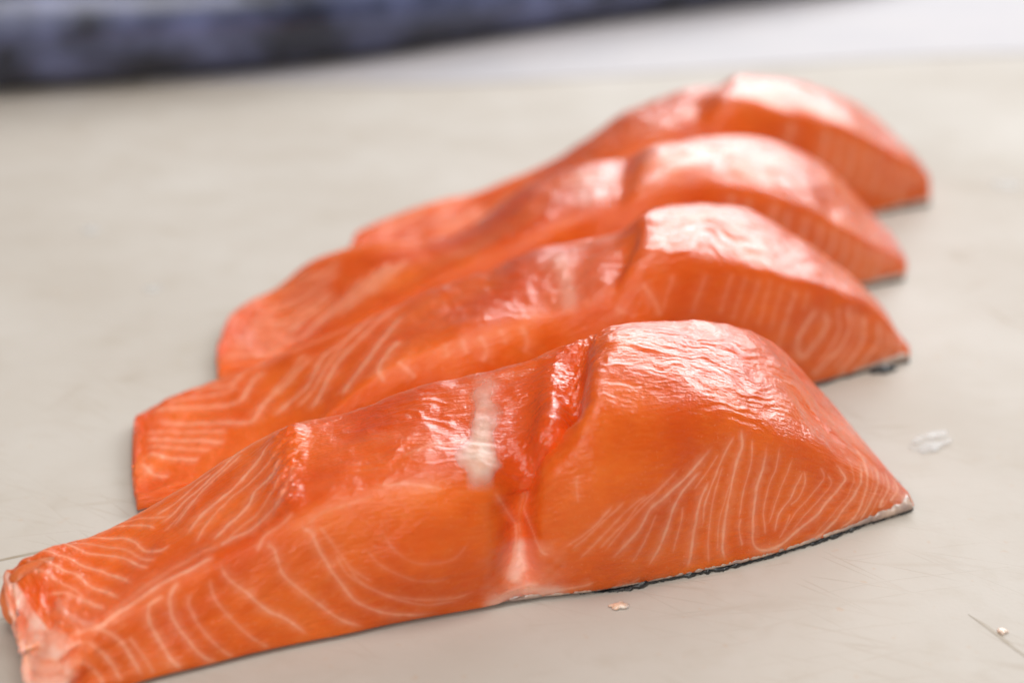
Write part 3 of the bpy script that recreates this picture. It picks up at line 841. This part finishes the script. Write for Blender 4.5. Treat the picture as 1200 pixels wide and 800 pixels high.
    def build(self, name, mat, parent, cap=10, cap_r=(0.0035, 0.0005), cap_pale=(0.5, 0.3)):
        G = self.G
        rows = [G]
        extra = {k: [a] for k, a in self.attr.items()}
        UV = [np.stack([self.SS, self.TT], -1)]

        def capring(end):
            row = G[0] if end == 0 else G[-1]
            nxt = G[6] if end == 0 else G[-7]
            c = row.mean(0)
            o = (row - nxt).mean(0); o /= np.linalg.norm(o)
            out = []
            for k in range(1, cap + 1):
                a = 0.5 * math.pi * k / cap
                f = max(math.cos(a) ** (0.5 if end else 0.9), 0.02)
                nz = fbm(row[:, 2] * 260 + 3, row[:, 1] * 200 + k * 0.25, 19)[:, None]
                out.append(c + (row - c) * f + o * (cap_r[end] * math.sin(a) * (1 + 0.55 * nz)))
            return np.array(out)
        c0 = capring(0)[::-1]; c1 = capring(1)
        G2 = np.concatenate([c0, G, c1], 0)
        at = {}
        for k, a in self.attr.items():
            e0 = np.repeat(a[:1], cap, 0); e1 = np.repeat(a[-1:], cap, 0)
            if k == "pale":
                e0 = np.maximum(e0, cap_pale[0] * np.clip(0.62 + 0.5 * fbm(np.arange(cap)[:, None] * 0.4 + 0 * self.v, G[0][None, :, 2] * 300 + G[0][None, :, 1] * 200, 23), 0.15, 1))
                e1 = np.maximum(e1, cap_pale[1])
            at[k] = np.concatenate([e0, a, e1], 0)
        ss = np.concatenate([np.repeat(self.SS[:1], cap, 0) - np.linspace(0.01, 0, cap)[:, None], self.SS,
                             np.repeat(self.SS[-1:], cap, 0) + np.linspace(0, 0.01, cap)[:, None]], 0)
        tt = np.concatenate([np.repeat(self.TT[:1], cap, 0), self.TT, np.repeat(self.TT[-1:], cap, 0)], 0)
        nr = G2.shape[0]; nc = self.nv
        q = grid_quads(nr, nc, True)
        o = mesh_object(name, G2.reshape(-1, 3), q, mat, parent,
                        attrs={k: a.ravel() for k, a in at.items()},
                        uv=np.column_stack([ss.ravel(), tt.ravel()]),
                        ngons=[list(range(nc)), [nr * nc - 1 - i for i in range(nc)]])
        return o

    # thin closed pieces that follow the portion -----------------------------------
    def underside(self, name, mat, parent, u0, u1, z0, z1, out, n=420, seed=0, rag=0.0003, zn=1.0):
        """sheet under the flesh between rows u0..u1; out(u) = how far its front edge sticks out."""
        u = np.linspace(u0, u1, n)
        A = np.stack([np.interp(u, self.u, self.S[:, k]) for k in (0, 1)], 1)
        C = np.stack([np.interp(u, self.u, self.S[:, k]) for k in (5, 6)], 1)
        fr = A.copy(); bk = C.copy()
        s = u * self.len
        r = rag * (vnoise(s * 900, s * 0 + 3, seed) + 0.8 * vnoise(s * 2600, s * 0 + 9, seed + 1))
        fr[:, 1] -= out(u) + r
        bk[:, 1] += 0.0022
        mid = 0.7 * A + 0.3 * C
        zt = (z1(u) if callable(z1) else z1) * (1 + zn * (0.28 * vnoise(s * 800, s * 0, seed + 5) + 0.2 * vnoise(s * 2500, s * 0, seed + 6)))
        zt = np.maximum(zt, z0 + 0.0002)
        cols = [np.column_stack([mid, np.full(n, z0)]), np.column_stack([fr + [0, 0.0002], np.full(n, z0)]),
                np.column_stack([fr, 0.5 * (zt + z0)]), np.column_stack([fr + [0, 0.0002], zt]),
                np.column_stack([mid, zt]), np.column_stack([bk, zt]), np.column_stack([bk, np.full(n, z0)])]
        V = np.stack(cols, 1)
        nc = V.shape[1]
        return mesh_object(name, V.reshape(-1, 3), grid_quads(n, nc, True), mat, parent,
                           ngons=[list(range(nc)), [n * nc - 1 - i for i in range(nc)]])

    def patch(self, name, mat, parent, path, width, thick, seed=0, nl=80, nw=22):
        """lens-shaped strip lying on the flesh along a (u, v) path."""
        path = np.asarray(path, float)
        t0 = np.linspace(0, 1, len(path)); tt = np.linspace(0, 1, nl)
        c = np.column_stack([pchip(t0, path[:, 0], tt), pchip(t0, path[:, 1], tt)])
        Nn = self.normals()
        V = []
        wt = np.array([np.interp(t, np.linspace(0, 1, len(width)), width) for t in tt])
        wt = wt * (1 + 0.30 * vnoise(tt * 7, tt * 0, seed))
        for side in (1, -1):
            for a in np.linspace(-1, 1, nw)[::side]:
                uu = c[:, 0] + a * wt * (1 + 0.2 * vnoise(tt * 14, tt * 0 + a, seed + 3)) / self.len
                uv = np.column_stack([uu, c[:, 1]])
                P, i, j = self.at(uv)
                nrm = Nn[np.clip(i.round().astype(int), 0, self.nu - 1), np.clip(j.round().astype(int), 0, self.nv - 1)]
                endf = np.minimum(1, np.minimum(tt, 1 - tt) * 12)
                prof = (1 - a * a) * endf
                hgt = thick * (prof * 1.1 - 0.1) * (1 + 0.25 * vnoise(tt * 40, tt * 0 + a * 6, seed + 9)) if side == 1 else -thick * 1.5 * (0.3 + prof)
                V.append(P + nrm * np.reshape(hgt, (-1, 1)))
        V = np.stack(V, 1)
        nc = V.shape[1]
        ac = np.r_[np.linspace(-1, 1, nw), np.linspace(1, -1, nw)]
        edge = (1 - ac ** 2)[None, :] * (np.minimum(1, np.minimum(tt * 6, (1 - tt) * 3)) * np.interp(tt, [0, 0.38, 0.55, 1], [1, 1, 0.62, 0.55]))[:, None]
        return mesh_object(name, V.reshape(-1, 3), grid_quads(nl, nc, True), mat, parent, attrs={"edge": edge},
                           ngons=[list(range(nc)), [nl * nc - 1 - i for i in range(nc)]])


def bumpfn(c, w):
    return lambda u: np.exp(-((u - c) / w) ** 2)


def relief(p, seed, amp=1.0, groove=None, wr_top=None):
    S, T, U, V = p.SS, p.TT, p.UU, p.VV
    top = sstep(0.9, 1.08, V) * (1 - sstep(1.95, 2.15, V))
    front = (1 - sstep(0.9, 1.02, V)) * sstep(0.0, 0.06, V)
    h = 0.0006 * fbm(S * 60, T * 60, seed) * (top + 0.6 * front)
    # long wrinkles along the top of the thick back
    thick = sstep(0.52, 0.6, U) * (1 - sstep(0.93, 1.0, U))
    belly = 1 - sstep(0.25, 0.42, U)
    mid = np.clip(1 - thick - belly, 0, 1)
    warp = 0.004 * fbm(S * 70, T * 70, seed + 3) + 0.16 * S
    r = 1 - np.abs(fbm(S * 55, (T + warp) * 330, seed + 11, 2))
    r2 = 1 - np.abs(fbm(S * 160, (T + warp) * 700, seed + 21, 2))
    rb = 1 - np.abs(fbm(S * 38, (T + 1.4 * warp) * 150, seed + 15, 2))
    h += top * np.exp(-((U - 0.60) / 0.07) ** 2) * 0.0005 * (rb - 0.6)
    h += top * thick * (0.00028 * (r - 0.6) + 0.00009 * (r2 - 0.6))
    h += top * mid * (0.00030 * (1 - np.abs(fbm(S * 240, (T + warp) * 260, seed + 31, 2)) - 0.6) + 0.00010 * (r2 - 0.6))
    h += top * belly * 0.00012 * fbm(S * 300, T * 200, seed + 41)
    h += front * 0.00014 * fbm(S * 200, T * 260, seed + 51)
    h += (0.0011 if seed < 200 else 0.0003) * fbm(S * 170, T * 110, seed + 71) * (1 - sstep(0.0, 0.10, U)) * sstep(0.05, 0.2, V) * (V < 2.6)
    hs = np.clip(p.S[:, 4] / 0.02, 0.15, 1)[:, None]
    p.displace(h * amp * np.where(U > 0.6, hs, 1))
    p.attr["wet"] = np.clip(0.48 - 0.40 * top * belly * (seed > 150) + 0.52 * top * np.clip(thick + 0.8 * mid, 0, 1), 0, 1)
    p.attr["rosy"] = np.clip(0.65 * top * mid + 0.55 * top * belly + 0.25 * top * thick + 0.4 * fbm(S * 70, T * 70, seed + 61), 0, 1)


def groove_cut(p, uv, depth, wl, wr, v_end=None):
    D, T, SG = p.line_dist(uv, max(wl, wr) * 2.2, signed=True)
    w = np.where(SG > 0, wr, wl)
    prof = np.exp(-(D / w) ** 2) * np.where(D < 1, 1, 0)
    dep = np.interp(T, np.linspace(0, 1, len(depth)), depth)
    h = -prof * dep
    n = p.normals()
    n = n * np.array([0.3, 1, 1]); n /= np.linalg.norm(n, axis=2, keepdims=True)
    p.G = p.G + n * h[..., None]
    return prof


RES = {1: (900, 200, 190), 2: (520, 110, 110), 3: (360, 80, 80), 4: (300, 70, 70)}
LABEL = {
    1: "nearest raw salmon piece with sharp white fat lines and a curled pale belly end",
    2: "second salmon piece from the front, directly behind the nearest one",
    3: "third salmon piece from the front, between two other blurred pieces",
    4: "farthest, blurriest salmon piece, closest to the dark fish",
}
GROUP = "raw salmon pieces in a row on the board"
PORTIONS = {}
for k in (1, 2, 3, 4):
    st = parse(ST[k])
    root = empty("salmon_portion", (float(st[:, 0].mean()), float(st[:, 1].mean()), 0.0))
    tag(root, LABEL[k], "salmon", GROUP)
    nu, nf, nt = RES[k]
    p = Portion(st, nu, nf, nt,
                front_bulge=lambda u: 0.0008 + 0.0062 * np.exp(-((u - 0.395) / 0.075) ** 2) + 0.0048 * np.exp(-((u - 0.60) / 0.085) ** 2),
                top_bulge=lambda u: -0.0010 + 0.0030 * sstep(0.25, 0.5, u) + 0.0020 * sstep(0.52, 0.6, u) - 0.0034 * sstep(0.82, 1, u))
    PORTIONS[k] = (p, root)
    ln = LINES.get(k, {})
    g = ln.get("groove")
    if g:
        groove_cut(p, g[0], ln["groove_depth"], ln["groove_w"][0], ln["groove_w"][1])
    if "crest" in ln:
        D, T, SG = p.line_dist(ln["crest"], 0.012, signed=True)
        cr = np.exp(-(D / np.where(SG > 0, 0.0022, 0.0055)) ** 2) * np.where(D < 1, 1, 0) * sstep(0, 0.15, T) * sstep(0, 0.25, 1 - T)
        p.displace(0.0013 * cr)
        if k < 3:
            D, T = p.line_dist(g[0][4:], 0.009)
            gr = np.exp(-(D / 0.006) ** 2) * np.where(D < 1, 1, 0) * (p.VV > 0.9)
            p.displace(gr * 0.00045 * (fbm(p.SS * 420, p.TT * 300, 12, 2) + 0.5 * fbm(p.SS * 1100, p.TT * 800, 13, 2)))
    relief(p, 100 * k)
    if "crest" in ln:
        p.displace(0.00035 * cr * fbm(p.SS * 900, p.TT * 900, 5, 2))
        p.attr["wet"] = np.maximum(p.attr["wet"], np.clip(cr * 1.5, 0, 1))
    for i, (w, s, *_) in enumerate(ln.get("fat", [])):
        uv = _[0]
        p.paint("fat", uv, w, s, fade=0.12, seed=i)
    for i, (w, s, uv) in enumerate(ln.get("pale", [])):
        p.paint("pale", uv, w, s, fade=0.2, seed=i + 50)
    rim_glow = np.exp(-((p.VV - 1.95) / 0.045) ** 2) * (1 - sstep(0.5, 0.6, p.UU)) * sstep(0.06, 0.14, p.UU)  # light glowing through the thin back edge, painted into the fat tone
    p.attr["fat"] = np.maximum(p.attr["fat"], 0.34 * rim_glow * (0.8 + 0.3 * vnoise(p.SS * 200, p.TT * 200, 6)))
    # fat lines stand a hair proud of the muscle
    p.displace(0.00010 * p.attr["fat"] * (p.VV < 2.2))
    if k == 1:
        e = (1 - sstep(0.0, 0.035, p.UU)) * (1 - sstep(0.55, 1.0, p.VV)) + (1 - sstep(0.0, 0.02, p.UU)) * (p.VV < 1.3)
        p.attr["pale"] = np.maximum(p.attr["pale"], np.clip(e, 0, 1) * (0.55 + 0.3 * fbm(p.SS * 300, p.TT * 300, 8)))
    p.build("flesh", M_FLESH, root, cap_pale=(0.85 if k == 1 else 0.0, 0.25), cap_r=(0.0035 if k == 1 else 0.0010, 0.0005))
    p.underside("skin", M_SKIN, root, 0.02, 1.0, 0.0001, lambda u: 0.0006 + 0.0003 * sstep(0.55, 0.7, u) + 0.0003 * vnoise(u * 22, u * 0, 40 + k),
                lambda u: -0.0030 + 0.0032 * sstep(0.5, 0.60, u) + 0.0006 * sstep(0.9, 1.0, u) + 0.0005 * vnoise(u * 26, u * 0, 60 + k), seed=k * 10, rag=0.0004)
    p.underside("silver_layer", M_SILVER, root, 0.04, 0.997, 0.00085, lambda u: 0.0016 + 0.0006 * sstep(0.86, 0.97, u) ,
                lambda u: -0.0012 + 0.0013 * sstep(0.44, 0.50, u) + 0.0010 * sstep(0.90, 0.97, u), seed=k * 10 + 5, rag=0.0001, zn=0.35)
# white fat streaks lying across the top
p, root = PORTIONS[1]
p.patch("fat_streak", M_FAT, root, LINES[1]["streak"], (0.0032, 0.0040, 0.0030, 0.0018, 0.0022, 0.0016), 0.00012, seed=1)


def tube(name, pts, radii, mat, parent, nl=60, na=28, attrs=None, seed=0):
    pts = np.asarray(pts, float); radii = np.asarray(radii, float)
    t0 = np.linspace(0, 1, len(pts)); tt = np.linspace(0, 1, nl)
    c = np.column_stack([pchip(t0, pts[:, i], tt) for i in range(3)])
    r = pchip(t0, radii, tt)
    r = r * np.sqrt(np.clip(1 - (np.clip(tt - 0.86, 0, 1) / 0.14) ** 2, 0.0004, 1)) * np.sqrt(np.clip(1 - (np.clip(0.1 - tt, 0, 1) / 0.1) ** 2, 0.0004, 1))
    d = np.gradient(c, axis=0); d /= np.linalg.norm(d, axis=1, keepdims=True)
    up = np.array([0.3, 0.5, 0.8]); a = np.cross(d, up); a /= np.linalg.norm(a, axis=1, keepdims=True)
    b = np.cross(d, a)
    th = np.linspace(0, 2 * np.pi, na, endpoint=False)
    rr = r[:, None] * (1 + 0.08 * vnoise(tt[:, None] * 8 + 0 * th, 3 * np.cos(th)[None] + 5, seed))
    V = c[:, None] + rr[..., None] * (np.cos(th)[None, :, None] * a[:, None] + np.sin(th)[None, :, None] * b[:, None])
    uv = np.stack([tt[:, None] * 0.02 + 0 * th, 0.0025 * th[None] + 0 * tt[:, None]], -1).reshape(-1, 2)
    n = nl * na
    at = {k: np.full(n, v) for k, v in (attrs or {}).items()}
    return mesh_object(name, V.reshape(-1, 3), grid_quads(nl, na, True), mat, parent, attrs=at, uv=uv,
                       ngons=[list(range(na)), [n - 1 - i for i in range(na)]])


# nearest portion: rolled lip of the belly and 
p1, root1 = PORTIONS[1]
mm = 0.001
tube("belly_curl", np.array([(-86, -20.5, 9.0), (-91, -24, 9.0), (-95.0, -28, 8.6), (-96.4, -31.2, 6.6), (-95.4, -33.4, 4.0), (-93.5, -33.6, 3.2)]) * mm,
     np.array([1.0, 2.2, 2.9, 3.0, 2.6, 2.0]) * mm, M_FLESH, root1,
     attrs={"fat": 0.12, "pale": 0.0, "rosy": 0.0, "wet": 0.4})

# ------------------------------------------------------------------ small things on the board
def disc(name, loc, rx, ry, rz, thick, mat, dome=0.0006, seed=0, n=40, nr=8, power=2.6, rag=0.06, tilt=(0, 0)):
    th = np.linspace(0, 2 * np.pi, n, endpoint=False)
    sup = (np.abs(np.cos(th)) ** power + np.abs(np.sin(th)) ** power) ** (-1 / power)
    sup = sup * (1 + rag * vnoise(np.cos(th) * 2 + 7, np.sin(th) * 2 + 3, seed))
    rows = []
    for side in (1, -1):
        for f in (np.linspace(0.03, 1, nr) if side == 1 else np.linspace(1, 0.03, nr)):
            x = rx * f * sup * np.cos(th); y = ry * f * sup * np.sin(th)
            z = dome * (1 - f * f) + (thick * (1 - 0.6 * f ** 4) if side == 1 else 0) + 0.00015 * vnoise(x * 400, y * 400, seed + 2) * (side == 1)
            z = z + tilt[0] * (x + rx) + tilt[1] * (y + ry)
            c, s = math.cos(rz), math.sin(rz)
            rows.append(np.column_stack([c * x - s * y, s * x + c * y, z + 0 * x]))
    V = np.stack(rows)
    o = mesh_object(name, V.reshape(-1, 3), grid_quads(2 * nr, n, True), mat,
                    ngons=[list(range(n))[::-1], [(2 * nr - 1) * n + i for i in range(n)]])
    o.location = (loc[0], loc[1], loc[2] if len(loc) > 2 else 0.0002)
    return o


SCG = "loose fish scales on the board"
tag(disc("fish_scale", (0.1005, 0.0493), 0.0066, 0.0034, math.radians(48), 0.00015, M_SCALE, dome=0.0002, seed=3, rag=0.2, tilt=(0.05, 0.02)),
    "large translucent white fish scale to the right of the nearest salmon piece", "fish scale", SCG)
tag(disc("fish_scale", (0.1755, 0.2565), 0.0052, 0.0045, 0.4, 0.00015, M_SCALE, dome=0.0002, seed=5),
    "small bright fish scale at the right edge beside the farthest salmon piece", "fish scale", SCG)
tag(disc("fish_scale", (-0.1378, 0.2078), 0.0028, 0.0042, 0.2, 0.00015, M_SCALE, dome=0.0002, seed=7),
    "blurred white fish scale alone at the far left of the board", "fish scale", SCG)
tag(disc("fish_scale", (-0.1068, 0.1535), 0.0030, 0.0026, 0.9, 0.00015, M_SCALE, dome=0.0002, seed=9),
    "faint fish scale on the board to the left of the third salmon piece", "fish scale", SCG)
M_CRUMB = simple_mat("pale_flesh_bit", (0.80, 0.42, 0.28), (0.85, 0.66, 0.55), 700, 0.3, 0.5, 900, sss=0.4, coat=0.5)
tag(disc("flesh_crumb", (0.0213, -0.0243), 0.0017, 0.0011, 0.3, 0.0003, M_CRUMB, dome=0.0003, seed=11, rag=0.35),
    "pale pink flesh crumb on the board in front of the nearest salmon piece", "crumb", "flesh crumbs on the board")
tag(disc("flesh_crumb", (0.0955, -0.0335), 0.0010, 0.0008, 0.8, 0.0002, M_CRUMB, dome=0.0001, seed=13, rag=0.35),
    "tiny orange flesh crumb on bare board near the bottom right corner", "crumb", "flesh crumbs on the board")
tag(disc("skin_scrap", (0.0975, 0.0925), 0.0042, 0.0014, 0.35, 0.0011, M_SKIN, dome=0.0005, seed=15, rag=0.4),
    "black skin scrap sticking out under the right end of the second salmon piece", "skin scrap")

# ------------------------------------------------------------------ fish lying behind
def fish_material():
    m, nt, b = new_mat("dark_fish_skin")
    q = NB(nt)
    obj = q.n("ShaderNodeTexCoord").outputs["Object"]
    pale = q.attr("pale").outputs["Fac"]
    pink = q.attr("pink").outputs["Fac"]
    mot = q.noise(obj, 32, 3, 0.5)
    dark = q.mix(q.maprange(mot, 0.35, 0.7), (0.010, 0.014, 0.032, 1), (0.14, 0.165, 0.33, 1))
    pl = q.mix(pink, (0.90, 0.89, 0.95, 1), (0.92, 0.78, 0.75, 1))
    q.link(q.mix(pale, dark, pl), b.inputs["Base Color"])
    b.inputs["Roughness"].default_value = 0.36
    b.inputs["Coat Weight"].default_value = 0.5
    b.inputs["Coat Roughness"].default_value = 0.22
    v = q.n("ShaderNodeTexVoronoi", feature='SMOOTH_F1')
    q.link(obj, v.inputs["Vector"]); v.inputs["Scale"].default_value = 260
    q.link(q.bump(v.outputs["Distance"], 0.4, 0.0006), b.inputs["Normal"])
    return m


M_FISH = fish_material()
fx = np.array([-52, -44, -32, -21.6, -14, -7.0, 3.6, 12.8, 20, 27]) / 100
fy = np.array([30, 31.5, 35.0, 38.1, 40.6, 44.2, 51.8, 57.2, 61.5, 67]) / 100
fh = np.array([0.6, 2.0, 2.9, 3.0, 2.8, 2.6, 2.3, 2.0, 1.4, 0.5]) / 100     # half height
fd = np.array([0.8, 3.0, 5.5, 6.0, 6.0, 5.6, 5.0, 4.2, 3.0, 0.9]) / 100     # half depth
zb = np.array([-1, -1, -1, -1, -1, -1, -1, -1, -1, -1]) / 100
n = 160; na = 72
tt = np.linspace(0, 1, n); t0 = np.linspace(0, 1, len(fx))
X, Y, H, Dp, ZB = (pchip(t0, a, tt) for a in (fx, fy, fh, fd, zb))
dx = np.gradient(X); dy = np.gradient(Y); L = np.hypot(dx, dy)
nx, ny = -dy / L, dx / L
th = np.linspace(0, 2 * np.pi, na, endpoint=False)
cs = np.sign(np.cos(th)) * np.abs(np.cos(th)) ** 0.9; sn = np.sign(np.sin(th)) * np.abs(np.sin(th)) ** 0.95
V = np.stack([X[:, None] + nx[:, None] * (Dp[:, None] * (0.80 + cs)), Y[:, None] + ny[:, None] * (Dp[:, None] * (0.80 + cs)),
              np.maximum(H[:, None] * (0.86 + sn), 0.0003)], -1)
fish_pale = sstep(0.004, -0.004, V[..., 2] - ZB[:, None] + 0.003 * fbm(tt[:, None] * 30 + 0 * th, V[..., 2] * 60, 5))
fish_pink = sstep(0.10, 0.20, V[..., 0])
M_SHEET = simple_mat("white_plastic_sheet", (0.46, 0.44, 0.46), (0.50, 0.47, 0.48), 20, 0.6, 0.2, 60, spec=0.18)
sx = np.array([-16, -10, -4, 4, 12, 20, 32, 42]) / 100
sy = np.array([40.2, 40.3, 40.4, 41.6, 43.5, 45.5, 47, 48]) / 100 + 0.003 * vnoise(np.arange(8) * 0.9, np.zeros(8), 4)
ns = 60
su = np.linspace(0, 1, ns); s0 = np.linspace(0, 1, 8)
SX, SY = pchip(s0, sx, su), pchip(s0, sy, su)
cols = [np.column_stack([SX, SY + 0.30, np.full(ns, 0.0001)]), np.column_stack([SX, SY, np.full(ns, 0.0001)]),
        np.column_stack([SX, SY, np.full(ns, 0.0007)]), np.column_stack([SX, SY + 0.30, np.full(ns, 0.0007)])]
sv = np.stack(cols, 1)
sheet = mesh_object("plastic_sheet", sv.reshape(-1, 3), grid_quads(ns, 4, True), M_SHEET, smooth=False,
                    ngons=[[0, 1, 2, 3], [ns * 4 - 1, ns * 4 - 2, ns * 4 - 3, ns * 4 - 4]])
tag(sheet, "blurred white sheet under the dark fish at the back of the board", "plastic sheet")
fish = empty("whole_fish", (0.0, 0.47, 0.0))
tag(fish, "dark blue-grey fish lying blurred along the back of the board", "fish")
body = mesh_object("body", V.reshape(-1, 3), grid_quads(n, na, True), M_FISH, fish,
                   attrs={"pale": fish_pale.ravel(), "pink": fish_pink.ravel()},
                   ngons=[list(range(na)), [n * na - 1 - i for i in range(na)]])
# back fin, a thin fleshy blade standing behind the body
fn = 30
ft = np.linspace(0, 1, fn)
bx = -0.20 + 0.12 * ft
by = np.interp(bx, X, Y) + 0.055
bz0 = np.interp(bx, X, H) * 1.55
bz1 = bz0 + 0.035 * np.sin(np.pi * ft) ** 0.6 * (1 - 0.4 * ft) + 0.001
fv = np.stack([np.column_stack([bx, by - 0.001, bz0]), np.column_stack([bx + 0.01, by - 0.0004, bz1]),
               np.column_stack([bx + 0.01, by + 0.0004, bz1]), np.column_stack([bx, by + 0.001, bz0])], 1)
mesh_object("back_fin", fv.reshape(-1, 3), grid_quads(fn, 4, True), M_FISH, fish,
            attrs={"pale": np.full(fn * 4, 0.15), "pink": np.zeros(fn * 4)},
            ngons=[[0, 1, 2, 3], [fn * 4 - 1, fn * 4 - 2, fn * 4 - 3, fn * 4 - 4]])
